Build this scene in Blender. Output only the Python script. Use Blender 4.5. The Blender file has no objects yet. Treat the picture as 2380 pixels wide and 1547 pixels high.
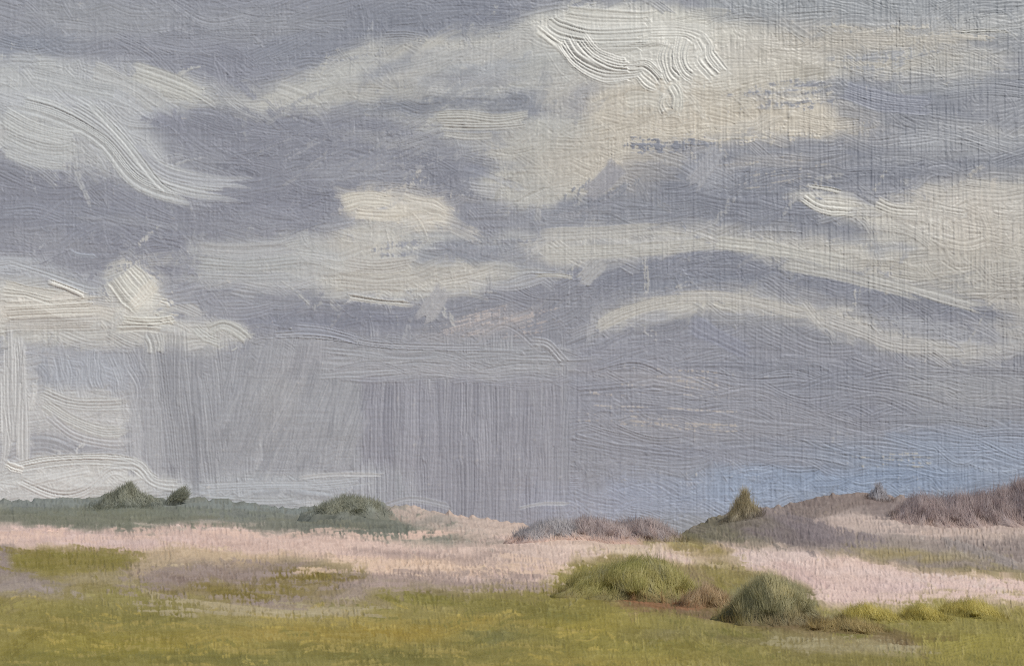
import bpy, math, random
import numpy as np
rng = np.random.default_rng(7)
random.seed(7)

# ------------------------------------------------------------------ scene, camera, light
scn = bpy.context.scene
COL = scn.collection
F = 2552.0                       # focal length in units of the layout sheet (2380 wide)
CU, CV = 1190.0, 773.5
PITCH = math.radians(11.0)
SP, CP = math.sin(PITCH), math.cos(PITCH)
EYE = 2.0                        # eye height
SKY_Y = 800.0

cam = bpy.data.cameras.new('camera')
cam.sensor_width = 36.0
cam.lens = 36.0 * F / 2380.0
cam.clip_start = 0.1
cam.clip_end = 6000
camo = bpy.data.objects.new('camera', cam)
camo.location = (0, 0, EYE)
camo.rotation_euler = (math.pi/2 + PITCH, 0, 0)
COL.objects.link(camo)
scn.camera = camo

SUN_EL, SUN_AZ = math.radians(47), math.radians(136)     # azimuth from north (+Y) towards east (+X): high, right, behind the viewer
sun = bpy.data.lights.new('sun', 'SUN')
sun.energy = 3.3
sun.angle = math.radians(0.8)
sun.color = (1.0, 0.97, 0.92)
suno = bpy.data.objects.new('sun', sun)
sx = math.cos(SUN_EL)*math.sin(SUN_AZ); sy = math.cos(SUN_EL)*math.cos(SUN_AZ); sz = math.sin(SUN_EL)
from mathutils import Vector
suno.rotation_euler = Vector((sx, sy, sz)).to_track_quat('Z', 'Y').to_euler()
suno.location = (200, -200, 300)
COL.objects.link(suno)

w = bpy.data.worlds.new('World'); scn.world = w; w.use_nodes = True
nt = w.node_tree; nt.nodes.clear()
so = nt.nodes.new('ShaderNodeOutputWorld'); bg = nt.nodes.new('ShaderNodeBackground')
st = nt.nodes.new('ShaderNodeTexSky'); st.sky_type = 'NISHITA'; st.sun_disc = False
st.sun_elevation = SUN_EL; st.sun_rotation = SUN_AZ
bg.inputs['Strength'].default_value = 0.09
nt.links.new(st.outputs[0], bg.inputs[0]); nt.links.new(bg.outputs[0], so.inputs[0])
scn.view_settings.view_transform = 'Standard'
scn.view_settings.look = 'None'
scn.view_settings.exposure = 0.0
scn.view_settings.gamma = 1.0
scn.cycles.use_denoising = False
scn.cycles.filter_width = 1.05

# light falling on an upright surface facing the viewer / on open ground (measured once with a grey card)
E_SKY = np.array([0.828, 0.824, 0.84])
E_LAND = np.array([0.97, 1.0, 1.04])

def lin(c):
    c = np.asarray(c, float)/255.0
    return np.where(c <= 0.04045, c/12.92, ((c+0.055)/1.055)**2.4)

# ------------------------------------------------------------------ noise and sheets
def vnoise(H, W, cy, cx, seed):
    r = np.random.default_rng(seed)
    gh, gw = int(H/cy)+3, int(W/cx)+3
    g = r.random((gh, gw)).astype(np.float32)*2-1
    y = np.arange(H)/cy; x = np.arange(W)/cx
    yi = y.astype(int); xi = x.astype(int)
    fy = (y-yi).astype(np.float32); fx = (x-xi).astype(np.float32)
    fy = fy*fy*(3-2*fy); fx = fx*fx*(3-2*fx)
    a = g[yi]*(1-fy)[:, None] + g[yi+1]*fy[:, None]
    return a[:, xi]*(1-fx) + a[:, xi+1]*fx

STEP = 1.5
class Sheet:
    """pigment and paint thickness over a rectangle of the layout; strokes are laid onto it one after another"""
    def __init__(s, u0, v0, u1, v1, base, seed):
        s.u0, s.v0 = u0, v0
        s.W = int((u1-u0)/STEP)+1; s.H = int((v1-v0)/STEP)+1
        s.q = 4
        s.lw, s.lh = s.W//s.q+2, s.H//s.q+2
        yy, xx = np.mgrid[0:s.lh, 0:s.lw].astype(np.float32)
        n = lambda k, c: vnoise(s.lh, s.lw, c, c, seed+k)
        s.X = xx*s.q*STEP+u0 + 14*n(1, 10) + 7*n(2, 4)
        s.Y = yy*s.q*STEP+v0 + 9*n(3, 10) + 5*n(4, 4)
        s.lo = np.empty((s.lh, s.lw, 3), np.float32); s.lo[:] = base
        s.seed = seed
    # soft patches of pigment
    def mask_poly(s, pts, soft, X=None, Y=None):
        X = s.X if X is None else X; Y = s.Y if Y is None else Y
        pts = np.array(pts, float); n = len(pts)
        d2 = np.full(X.shape, 1e12); ins = np.zeros(X.shape, bool)
        for i in range(n):
            x0, y0 = pts[i]; x1, y1 = pts[(i+1) % n]
            dx, dy = x1-x0, y1-y0
            t = np.clip(((X-x0)*dx+(Y-y0)*dy)/(dx*dx+dy*dy+1e-9), 0, 1)
            d2 = np.minimum(d2, (X-x0-t*dx)**2+(Y-y0-t*dy)**2)
            c = ((y0 > Y) != (y1 > Y)) & (X < (x1-x0)*(Y-y0)/(y1-y0+1e-12)+x0)
            ins ^= c
        sd = np.where(ins, 1, -1)*np.sqrt(d2)
        return np.clip(sd/soft*0.5+0.5, 0, 1), sd
    def put(s, m, c, a=1.0):
        m = (m*m*(3-2*m)*a)[..., None].astype(np.float32)
        s.lo = s.lo*(1-m) + np.array(c, np.float32)*m
    def P(s, pts, c, soft=25, a=1.0):
        s.put(s.mask_poly(pts, soft)[0], c, a)
    def E(s, cx, cy, rx, ry, c, rot=0, soft=0.5, a=1.0):
        cr, sr = math.cos(math.radians(rot)), math.sin(math.radians(rot))
        dx, dy = s.X-cx, s.Y-cy
        r = np.sqrt(((dx*cr+dy*sr)/rx)**2+((-dx*sr+dy*cr)/ry)**2)
        s.put(np.clip((1-r)/soft*0.5+0.5, 0, 1), c, a)
    def L(s, pts, w_, c, soft=18, a=1.0):
        d2 = np.full(s.X.shape, 1e12)
        for (x0, y0), (x1, y1) in zip(pts[:-1], pts[1:]):
            dx, dy = x1-x0, y1-y0
            t = np.clip(((s.X-x0)*dx+(s.Y-y0)*dy)/(dx*dx+dy*dy+1e-9), 0, 1)
            d2 = np.minimum(d2, (s.X-x0-t*dx)**2+(s.Y-y0-t*dy)**2)
        s.put(np.clip((w_-np.sqrt(d2))/soft*0.5+0.5, 0, 1), c, a)
    def up(s, A):
        y = np.arange(s.H)/s.q; x = np.arange(s.W)/s.q
        yi = y.astype(int); xi = x.astype(int)
        fy = (y-yi).astype(np.float32)[:, None]; fx = (x-xi).astype(np.float32)[None]
        if A.ndim == 3: fy = fy[..., None]; fx = fx[..., None]
        B = A[yi]*(1-fy)+A[yi+1]*fy
        return B[:, xi]*(1-fx)+B[:, xi+1]*fx
    def begin(s, slant=0.0, L3=(40, 120, 300), VW=(0.6, 0.5, 0.3)):
        s.C = np.ascontiguousarray(s.up(s.lo), np.float32)
        s.field = s.C.copy()
        s.h = np.zeros((s.H, s.W), np.float32)
        s.cov = np.zeros((s.H, s.W), np.float32)
        # linen-like tooth: irregular upright and level threads
        H, W, k = s.H, s.W, s.seed
        p = 1/STEP
        v = VW[0]*vnoise(H, W+400, L3[0]*p, 3.6*p, k+11)+VW[1]*vnoise(H, W+400, L3[1]*p, 6.0*p, k+12)+VW[2]*vnoise(H, W+400, L3[2]*p, 11*p, k+13)
        if slant:
            o = (np.arange(H)*slant).astype(int) % 399
            v = np.stack([v[i, o[i]:o[i]+W] for i in range(H)])
        else: v = v[:, :W]
        hz = 0.55*vnoise(H, W, 3.6*p, 45*p, k+14)+0.4*vnoise(H, W, 6.5*p, 150*p, k+15)
        g = 0.55*vnoise(H, W, 3.0*p, 3.0*p, k+18)+0.6*vnoise(H, W, 4.5*p, 4.5*p, k+16)+0.45*vnoise(H, W, 8*p, 8*p, k+17)
        s.v, s.hz, s.g = v, hz, g
        s.tooth = np.ascontiguousarray(0.6*v+0.5*hz+0.55*g, np.float32)
    def stroke(s, pts, hw, thick=0.5, col=None, a=0.85, dry=0.0, jit=5.0, comb=1.0, pick=0.5, edge=0.35, body=0.5, shift=0.0):
        r = rng
        pts = np.array(pts, float)
        # smooth curve through the points
        if len(pts) > 2:
            P = np.vstack([2*pts[0]-pts[1], pts, 2*pts[-1]-pts[-2]])
            out = []
            for i in range(1, len(P)-2):
                t = np.linspace(0, 1, 14, endpoint=False)[:, None]
                p0, p1, p2, p3 = P[i-1], P[i], P[i+1], P[i+2]
                out.append(0.5*((2*p1)+(-p0+p2)*t+(2*p0-5*p1+4*p2-p3)*t*t+(-p0+3*p1-3*p2+p3)*t**3))
            pts = np.vstack(out+[P[-2:-1]])
        seg = np.sqrt((np.diff(pts, axis=0)**2).sum(1)); cum = np.r_[0, np.cumsum(seg)]
        Ln = cum[-1]
        ns = max(4, int(Ln/1.0)); ntr = max(5, int(2*hw/1.0))
        S = np.linspace(0, Ln, ns)
        px = np.interp(S, cum, pts[:, 0]); py = np.interp(S, cum, pts[:, 1])
        tx = np.gradient(px); ty = np.gradient(py); nn = np.sqrt(tx*tx+ty*ty)+1e-9
        nx, ny = -ty/nn, tx/nn
        T = np.linspace(-1, 1, ntr)
        wob = hw*(1+0.12*np.interp(S, np.linspace(0, Ln, 6), r.standard_normal(6)))
        U = px[:, None]+nx[:, None]*wob[:, None]*T; V = py[:, None]+ny[:, None]*wob[:, None]*T
        ix = np.rint((U-s.u0)/STEP).astype(int); iy = np.rint((V-s.v0)/STEP).astype(int)
        # bristle marks
        nb = max(3, int(2*hw/5.5))
        br = np.interp(T, np.linspace(-1, 1, nb), r.standard_normal(nb))
        br2 = np.interp(T, np.linspace(-1, 1, nb*2), r.standard_normal(nb*2))
        drift = np.interp(S/Ln, np.linspace(0, 1, 4), r.random(4)*1.2)[:, None]
        per = r.uniform(6.2, 8.8)
        ph = np.cumsum(np.full(ntr, 2*math.pi*(2*hw/ntr)/per)*(1+0.35*np.interp(T, np.linspace(-1, 1, nb), r.standard_normal(nb))))
        saw = np.sin(ph)+0.35*np.sin(2*ph+0.7)
        amp_ = 0.55+0.45*np.interp(T, np.linspace(-1, 1, nb), r.random(nb))
        prof = (0.62*saw*amp_+0.30*br+0.16*br2)[None]*(0.6+0.55*drift)
        e0 = np.clip(S/(0.10*Ln+4), 0, 1); e1 = np.clip((Ln-S)/(0.16*Ln+4), 0, 1)
        ragged0 = np.interp(T, np.linspace(-1, 1, nb), r.random(nb))*0.10*Ln
        ragged1 = np.interp(T, np.linspace(-1, 1, nb), r.random(nb))*0.22*Ln
        alive = (S[:, None] > ragged0) & (S[:, None] < Ln-ragged1)
        across = np.clip((1-np.abs(T))/0.22, 0, 1)[None]
        al = a*across*np.minimum(e0, e1)[:, None]**0.6*alive
        ok = (ix >= 0) & (ix < s.W) & (iy >= 0) & (iy < s.H) & (al > 0.02)
        if not ok.any(): return
        f = iy[ok]*s.W+ix[ok]
        al = al[ok].astype(np.float32)
        if dry > 0:
            tv = s.tooth.ravel()[f]
            bb = np.broadcast_to((br)[None], U.shape)[ok]
            al = al*np.clip((tv*0.9+bb*0.25-dry+0.5)/0.35, 0, 1).astype(np.float32)
        Cf = s.C.reshape(-1, 3)
        if col is None:
            i0 = int(np.clip((py[ns//3]-s.v0)/STEP, 0, s.H-1)); j0 = int(np.clip((px[ns//3]-s.u0)/STEP, 0, s.W-1))
            c0 = s.field[i0, j0]
            fc = s.field.reshape(-1, 3)[f]
            c = c0*pick+fc*(1-pick)
        else:
            c = np.broadcast_to(np.array(col, np.float32), (len(f), 3))
        c = c + np.float32(shift)
        jj = (np.broadcast_to(br2[None], U.shape)[ok]*jit*0.5 + r.standard_normal()*jit*0.5)
        c = c + jj[:, None].astype(np.float32)*np.array([1, 1, 0.92], np.float32)
        Cf[f] = Cf[f]*(1-al[:, None])+c*al[:, None]
        hf = s.h.ravel(); cf = s.cov.ravel()
        lip = (edge*np.exp(-((np.abs(T)-0.86)/0.10)**2))[None]*np.ones((ns, 1))
        endlip = (edge*np.exp(-((Ln-ragged1-S[:, None])/5.0)**2))
        hh = thick*(body+comb*prof+lip+endlip)
        hh = np.broadcast_to(hh, U.shape)[ok].astype(np.float32)
        hf[f] = hf[f]*(1-0.75*al)+hh*al
        k = min(1.0, thick/1.6)
        cf[f] = cf[f]*(1-al)+k*al
        s.h = hf.reshape(s.H, s.W); s.cov = cf.reshape(s.H, s.W)
    def fill(s, box, n, ang, length, hw, spread=8, bendy=0.10, tint=0, **kw):
        """many strokes over an area: ang in degrees (0 = level, 90 = down)"""
        u0, v0, u1, v1 = box
        for _ in range(n):
            u = rng.uniform(u0, u1); v = rng.uniform(v0, v1)
            A = ang(u, v) if callable(ang) else ang
            A = math.radians(A + rng.normal(0, spread))
            l = rng.uniform(*length); bend = rng.normal(0, bendy)*l
            if tint: kw['shift'] = rng.normal(0, tint)
            dx, dy = math.cos(A), math.sin(A)
            s.stroke([(u-dx*l/2, v-dy*l/2), (u-dy*bend, v+dx*bend), (u+dx*l/2, v+dy*l/2)], rng.uniform(*hw), **kw)
    def dabs(s, box, n, col, size=(3, 8), thick=2.0, ang=(0, 180)):
        A0 = rng.uniform(*ang)
        for _ in range(int(n*0.8)):
            u = rng.uniform(box[0], box[2]); v = rng.uniform(box[1], box[3]); A = math.radians(A0+rng.normal(0, 38))
            l = rng.uniform(*size)*rng.choice([1.5, 2.5, 4.0])
            s.stroke([(u, v), (u+math.cos(A)*l*0.5+rng.normal(0, 2), v+math.sin(A)*l*0.5), (u+math.cos(A)*l, v+math.sin(A)*l)], rng.uniform(*size)*rng.uniform(0.3, 0.7), thick=thick*rng.uniform(0.3, 0.62), col=np.array(col)-rng.uniform(0, 8), a=0.9, edge=0.5, comb=0.8)
    def finish(s, tooth=0.5, vert=1.0, lev=1.0, grain=1.0, gain=1.0, ground=None, rub=4.0):
        t = 0.60*s.v*vert+0.45*s.hz*lev+0.60*s.g*grain
        thin = 1-np.clip(s.cov, 0, 1)
        s.h = s.h*gain + tooth*t*(1-0.75*np.clip(s.cov, 0, 1))
        # paint rubbed off the highest threads lets the primed ground show in specks
        s.C = s.C + (np.clip(s.tooth, -1, 1)*rub*thin)[..., None]
        if ground is not None:
            k = np.clip((s.tooth+0.25*s.up(vnoise(s.lh, s.lw, 14, 22, s.seed+40))-0.88)/0.35, 0, 1)*thin*0.5
            s.C = s.C*(1-k[..., None])+np.array(ground, np.float32)*k[..., None]
    def sample(s, A, U, V):
        # beyond its edges the sheet goes on as its own mirror image
        wu, wv = (s.W-1.01)*STEP, (s.H-1.01)*STEP
        x = np.abs((U-s.u0+wu) % (2*wu)-wu)/STEP; y = np.abs((V-s.v0+wv) % (2*wv)-wv)/STEP
        x = np.clip(x, 0, s.W-1.001); y = np.clip(y, 0, s.H-1.001)
        xi = x.astype(int); yi = y.astype(int); fx = (x-xi); fy = (y-yi)
        if A.ndim == 3: fx = fx[..., None]; fy = fy[..., None]
        return (A[yi, xi]*(1-fx)+A[yi, xi+1]*fx)*(1-fy)+(A[yi+1, xi]*(1-fx)+A[yi+1, xi+1]*fx)*fy

# ------------------------------------------------------------------ SKY pigments
VD = (135, 137, 147); V_ = (145, 147, 155); CR = (197, 190, 177); BL = (142, 154, 174)
sky = Sheet(-60, -60, 2440, 1300, V_, 100)
B = sky
B.P([(-80, -80), (1180, -80), (1150, 60), (860, 90), (700, 170), (520, 210), (300, 150), (-80, 130)], (144, 146, 155), 30)
B.E(200, 40, 220, 50, (152, 154, 160)); B.E(930, 60, 240, 60, (136, 139, 149))
B.E(520, 150, 140, 50, (140, 142, 152)); B.E(1130, 30, 90, 45, (133, 136, 147)); B.E(600, 60, 160, 40, (148, 150, 157)); B.E(60, 110, 120, 22, (140, 144, 154)); B.E(700, 120, 110, 40, (138, 141, 151))
CL = {}
def cloud(key, pts, c, soft=28, a=1.0):
    CL[key] = pts; B.P(pts, c, soft, a)
cloud('sweep', [(-80, 150), (150, 132), (330, 160), (490, 195), (480, 225), (420, 255), (330, 285), (400, 380), (480, 440), (560, 445), (500, 475), (380, 445), (240, 390), (120, 385), (-80, 350)], (174, 176, 179), 30)
B.E(400, 200, 90, 35, (186, 186, 182), 15); B.E(80, 330, 130, 45, (183, 184, 184), 15); B.E(60, 170, 120, 40, (178, 180, 181))
B.P([(-80, 385), (120, 400), (330, 450), (560, 470), (440, 580), (440, 640), (250, 640), (100, 600), (-80, 570)], VD, 28)
B.E(380, 280, 60, 14, (150, 152, 163), 10)
cloud('high', [(480, 235), (600, 212), (720, 165), (860, 95), (1050, 85), (1170, 60), (1250, 20), (1500, 10), (1720, 40), (1900, 80), (1990, 150), (1940, 190), (1880, 230), (1960, 290), (1700, 325), (1500, 330), (1430, 380), (1390, 425), (1300, 450), (1230, 478), (1110, 455), (1150, 370), (1000, 325), (900, 272), (600, 262)], (180, 180, 177), 26)
B.E(1010, 130, 160, 40, (174, 174, 173)); B.E(1040, 170, 180, 22, (163, 165, 168), -6); B.E(900, 190, 120, 25, (178, 177, 174), -15)
B.P([(800, 245), (950, 225), (1150, 222), (1280, 208), (1400, 212), (1340, 262), (1260, 275), (1100, 262), (850, 268)], (137, 140, 149), 18)
B.P([(560, 262), (820, 262), (1000, 310), (1170, 362), (1120, 400), (1060, 440), (1090, 480), (1050, 500), (960, 445), (850, 440), (770, 470), (740, 550), (450, 580), (440, 480), (560, 440), (500, 360), (330, 280)], VD, 26)
B.E(1130, 320, 100, 40, (165, 166, 169), 10); B.E(1220, 370, 80, 70, (182, 180, 174))
B.E(1250, 440, 110, 38, (180, 179, 175)); B.E(1340, 380, 90, 60, (186, 182, 174)); B.E(1330, 210, 70, 50, (178, 177, 174))
B.E(1570, 240, 220, 80, CR); B.E(1800, 200, 170, 70, (194, 190, 180)); B.E(1850, 270, 150, 45, (197, 191, 180)); B.E(1450, 300, 80, 50, (190, 186, 177), 60)
cloud('impasto', [(1235, 55), (1330, 18), (1540, 15), (1570, 50), (1660, 85), (1700, 160), (1610, 190), (1590, 250), (1540, 275), (1480, 245), (1545, 185), (1420, 190), (1330, 150)], (205, 203, 196), 22)
B.E(1600, 70, 120, 40, (196, 194, 186))
B.P([(1600, -80), (2480, -80), (2480, 130), (2250, 120), (2000, 100), (1850, 55), (1650, 40)], (154, 157, 161), 30)
B.E(2050, 110, 170, 45, (181, 178, 172)); B.E(2200, 60, 200, 25, (166, 168, 171)); B.E(2150, 155, 200, 35, (176, 175, 172)); B.E(2300, 60, 110, 20, (172, 173, 173))
B.P([(1900, 200), (1960, 190), (2150, 208), (2300, 170), (2480, 150), (2480, 420), (2260, 400), (2100, 330), (2080, 300), (1960, 285), (1920, 245)], (139, 142, 151), 22)
B.L([(1720, 235), (1900, 195)], 14, (156, 158, 164), 14, 0.8)
B.E(2250, 330, 180, 30, (163, 165, 170)); B.E(2330, 250, 100, 40, (149, 151, 158))
B.P([(1240, 500), (1390, 440), (1450, 375), (1590, 325), (1650, 350), (1740, 360), (1880, 325), (2100, 345), (2260, 370), (2200, 400), (2020, 430), (1850, 440), (1900, 490), (2040, 520), (1960, 548), (1700, 518), (1620, 540), (1400, 515), (1250, 545)], (134, 137, 147), 18)
B.E(1780, 380, 150, 16, (170, 168, 168), -8, a=0.6); B.E(1630, 400, 45, 50, (158, 160, 167), -50, a=0.7)
cloud('puff', [(780, 462), (850, 438), (960, 443), (1030, 463), (1065, 500), (1020, 535), (920, 530), (850, 512), (785, 492)], (202, 197, 187), 18)
cloud('middle', [(440, 565), (700, 552), (790, 555), (860, 510), (960, 525), (1050, 540), (1240, 545), (1180, 600), (1250, 625), (1200, 650), (1080, 680), (970, 708), (800, 692), (720, 665), (440, 655)], (174, 175, 175), 24)
B.E(880, 650, 120, 45, (189, 187, 181)); B.E(860, 560, 90, 40, (184, 182, 177)); B.E(1060, 640, 90, 30, (186, 184, 179))
B.E(1080, 585, 130, 25, (141, 144, 153), -5); B.E(1110, 500, 60, 50, (141, 143, 152)); B.E(540, 605, 110, 30, (168, 170, 173))
cloud('right', [(1845, 450), (1940, 480), (2060, 468), (2150, 440), (2300, 410), (2480, 400), (2480, 745), (2300, 720), (2100, 668), (1900, 625), (1700, 598), (1480, 622), (1280, 612), (1220, 570), (1280, 540), (1500, 515), (1700, 528), (1950, 565), (2050, 530), (1900, 490)], (184, 182, 177), 24)
B.E(1960, 478, 110, 20, (202, 199, 191), 12); B.E(2180, 490, 130, 45, (195, 191, 184)); B.E(2280, 580, 130, 60, (190, 187, 180)); B.E(1400, 580, 140, 35, (182, 181, 177)); B.E(2350, 690, 80, 60, (184, 181, 176))
B.L([(1340, 655), (1500, 628), (1650, 612), (1800, 638), (2000, 685), (2250, 740), (2330, 750)], 36, (134, 137, 148), 16)
B.P([(980, 700), (1110, 690), (1200, 652), (1345, 648), (1420, 690), (1380, 760), (1330, 800), (1000, 795)], (139, 141, 150), 20)
B.E(1130, 760, 140, 25, (163, 160, 162), -18, a=0.7)
B.P([(560, 725), (720, 702), (960, 708), (985, 745), (960, 790), (700, 785), (560, 772)], VD, 18)
B.P([(1310, 800), (1500, 765), (1700, 760), (1900, 800), (2080, 835), (2480, 835), (2480, 1130), (1950, 1180), (1310, 1180)], (143, 145, 155), 26)
cloud('arch', [(1365, 770), (1420, 725), (1500, 695), (1650, 675), (1800, 690), (1950, 715), (2060, 760), (2200, 755), (2320, 740), (2480, 760), (2480, 815), (2200, 830), (2080, 820), (1960, 775), (1850, 745), (1700, 722), (1560, 722), (1450, 755)], (180, 179, 177), 22)
B.E(2200, 775, 160, 20, (160, 162, 169), 8); B.E(1600, 700, 130, 16, (188, 186, 180), -4); B.E(1930, 740, 70, 22, (186, 184, 180), 15)
B.E(2250, 900, 180, 50, (156, 158, 164)); B.E(1900, 880, 160, 40, (139, 142, 153))
cloud('lowleft', [(-80, 645), (100, 650), (240, 690), (245, 640), (290, 608), (340, 635), (405, 715), (390, 745), (550, 752), (590, 785), (490, 818), (340, 812), (-80, 795)], (184, 184, 181), 20)
B.E(320, 665, 62, 55, (203, 201, 193), 35); B.E(110, 715, 150, 35, (196, 192, 185)); B.E(350, 770, 200, 25, (182, 182, 180))
B.P([(-80, 585), (60, 600), (240, 660), (235, 688), (100, 648), (-80, 640)], (166, 169, 175), 18)
B.P([(600, 780), (900, 800), (1240, 795), (1320, 830), (1300, 880), (840, 890), (560, 860)], (153, 155, 161), 24)
B.P([(-80, 800), (340, 818), (330, 1060), (-80, 1080)], (158, 160, 166), 30)
B.E(170, 950, 160, 60, (178, 179, 180), 8); B.E(30, 920, 36, 130, (180, 181, 182)); B.E(200, 860, 120, 40, (160, 164, 172))
B.P([(330, 815), (560, 830), (840, 880), (840, 1080), (450, 1110), (340, 1080)], (149, 151, 157), 28)
B.P([(830, 880), (1310, 880), (1315, 1230), (900, 1230), (830, 1100)], (143, 144, 153), 16)
CL['rain'] = [(335, 820), (560, 830), (830, 880), (1312, 884), (1316, 1205), (1200, 1205), (930, 1150), (830, 1090), (450, 1110), (340, 1080)]
cloud('bank', [(-80, 1080), (100, 1062), (280, 1056), (350, 1090), (440, 1118), (700, 1098), (930, 1102), (900, 1140), (860, 1180), (700, 1195), (450, 1180), (300, 1190), (-80, 1190)], (181, 183, 184), 16)
B.E(640, 1140, 260, 40, (162, 166, 172)); B.E(880, 1130, 90, 40, (152, 155, 162)); B.E(180, 1110, 160, 40, (187, 188, 187))
B.E(1150, 1190, 220, 40, (141, 142, 151)); B.E(1480, 1160, 240, 50, (150, 155, 171))
B.E(2080, 1110, 420, 75, BL, -3, 0.9); B.E(2300, 1060, 200, 60, (148, 158, 176), 0, 1.0); B.E(1740, 1140, 90, 50, (147, 159, 180), 0, 0.9); B.E(2050, 1110, 230, 28, (141, 154, 176))
for cx, cy, rx, ry, c, ro in [
    (900, 165, 90, 16, (150, 152, 158), -18), (1090, 190, 120, 14, (152, 153, 158), -4), (760, 215, 80, 12, (184, 183, 178), -16), (640, 232, 70, 10, (182, 181, 176), -6),
    (1180, 100, 80, 22, (176, 175, 172), -20), (980, 110, 120, 12, (184, 182, 176), -6), (1350, 235, 50, 26, (146, 148, 156), -40), (1080, 395, 90, 14, (134, 137, 148), -8),
    (700, 330, 160, 26, (137, 139, 149), -4), (640, 470, 140, 30, (136, 138, 149), 6), (830, 400, 120, 18, (146, 148, 156), 4), (930, 330, 110, 16, (156, 157, 161), 12), (560, 520, 90, 22, (141, 143, 152), 0),
    (170, 500, 190, 40, (136, 139, 150), 6), (120, 560, 120, 26, (146, 148, 156), 10), (330, 560, 90, 40, (139, 141, 151), 20), (300, 515, 120, 12, (150, 152, 159), 8),
    (1560, 350, 90, 14, (138, 140, 149), -14), (1440, 430, 70, 22, (136, 138, 148), -40), (1750, 470, 180, 18, (133, 136, 147), 6), (1480, 490, 130, 16, (137, 140, 149), -8), (1330, 500, 70, 12, (150, 151, 157), -10),
    (2120, 250, 150, 24, (136, 139, 148), 10), (2000, 215, 60, 18, (134, 138, 148), 20), (2180, 200, 130, 12, (160, 162, 165), -6), (2320, 110, 80, 18, (152, 154, 159), 0), (2240, 130, 100, 12, (180, 178, 172), 0), (1990, 120, 90, 14, (158, 160, 163), 0), (2080, 150, 80, 12, (186, 181, 171), 0),
    (2290, 300, 120, 16, (170, 170, 171), 4), (2150, 360, 150, 14, (150, 152, 158), -4), (1880, 400, 100, 12, (150, 151, 157), -10),
    (1480, 560, 180, 12, (170, 170, 170), -4), (1640, 570, 150, 10, (190, 187, 180), 4), (2100, 620, 160, 14, (188, 185, 178), 14), (2000, 560, 120, 12, (150, 152, 158), 10), (1750, 585, 120, 10, (170, 170, 170), 8),
    (1700, 650, 110, 14, (131, 135, 147), 4), (2150, 730, 160, 14, (140, 142, 152), 12), (1560, 660, 90, 12, (132, 136, 147), -10), (1900, 690, 100, 12, (150, 151, 157), 14),
    (800, 745, 160, 18, (130, 133, 145), 0), (640, 735, 70, 20, (135, 138, 149), 0), (1230, 690, 80, 22, (136, 138, 148), -20), (1080, 760, 100, 18, (148, 148, 154), -16), (430, 700, 60, 40, (152, 154, 161), 20), (480, 690, 90, 16, (146, 148, 157), 16),
    (1500, 880, 180, 20, (150, 150, 157), 6), (1800, 860, 170, 18, (138, 141, 152), 8), (1550, 990, 180, 26, (146, 147, 155), 4), (2000, 950, 160, 18, (138, 141, 153), 8), (2250, 970, 140, 22, (150, 154, 163), 4), (1700, 1060, 220, 20, (140, 143, 155), 4), (2300, 850, 120, 16, (148, 150, 158), 0),
    (1000, 860, 200, 14, (156, 157, 163), 2), (720, 830, 90, 30, (152, 153, 159), -30), (640, 930, 60, 60, (155, 156, 160), -50), (1350, 1080, 60, 90, (141, 143, 152), 0), (270, 640, 26, 20, (168, 170, 172), 0)]:
    B.E(cx, cy, rx, ry, c, ro, 0.7, 0.85)
B.E(1800, 120, 170, 60, (190, 184, 173), 0, 0.9, 0.8); B.E(2050, 90, 190, 26, (181, 175, 165), 0, 0.9, 0.7); B.E(1700, 270, 260, 55, (200, 192, 178), 0, 0.9, 0.7); B.E(1440, 330, 90, 90, (192, 185, 173), 30, 0.9, 0.7); B.E(2280, 520, 120, 80, (194, 187, 177), 0, 0.9, 0.6)
B.begin()

def sky_ang(u, v):
    a = 0.0
    if v > 600 and v < 840 and u > 1300:                      # the arch
        a = np.interp(u, [1300, 1500, 1650, 1800, 2100, 2400], [-28, -14, -4, 14, 16, 6])
    elif u < 600 and v < 480: a = np.interp(v, [0, 130, 250, 420, 480], [4, 4, 28, 30, 8])*np.interp(u, [0, 250, 600], [.6, 1.2, .5])
    elif 600 < u < 1250 and v < 220: a = -14
    elif u > 1700 and 180 < v < 300: a = np.interp(u, [1700, 1900, 1950, 2200, 2400], [-14, -12, 16, 4, -10])
    elif v > 840 and u > 1320: a = 7
    return a
B.fill((-40, -40, 2420, 1280), 1300, sky_ang, (80, 230), (10, 24), 12, thick=0.75, a=0.8, jit=4, pick=0.5, tint=3)
B.fill((-40, -40, 2420, 1280), 800, lambda u, v: sky_ang(u, v)+rng.choice([0, 0, -50, 60, 90]), (50, 130), (8, 18), 14, thick=0.75, a=0.65, jit=5, dry=0.3, pick=0.5, tint=4)
B.fill((-40, -40, 2420, 1200), 1300, lambda u, v: sky_ang(u, v)+rng.choice([0, 0, 0, -45, 40]), (60, 200), (3, 10), 9, thick=0.7, a=0.75, jit=7, dry=0.5, pick=1.0, tint=4)
B.fill((1150, 150, 1450, 480), 70, 115, (50, 110), (8, 16), 8, thick=0.8, a=0.6, jit=6, dry=0.35, pick=0.6)
B.fill((600, 240, 1100, 470), 60, -32, (60, 160), (4, 12), 8, thick=0.7, a=0.6, jit=7, dry=0.45, pick=0.8)
B.fill((1000, 20, 1240, 260), 60, -24, (60, 140), (4, 12), 10, thick=0.7, a=0.6, jit=7, dry=0.4, pick=0.8)
B.fill((1420, 850, 2420, 1080), 150, 6, (120, 300), (8, 18), 4, thick=0.85, a=0.7, jit=5, pick=0.5, comb=1.2)
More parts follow.
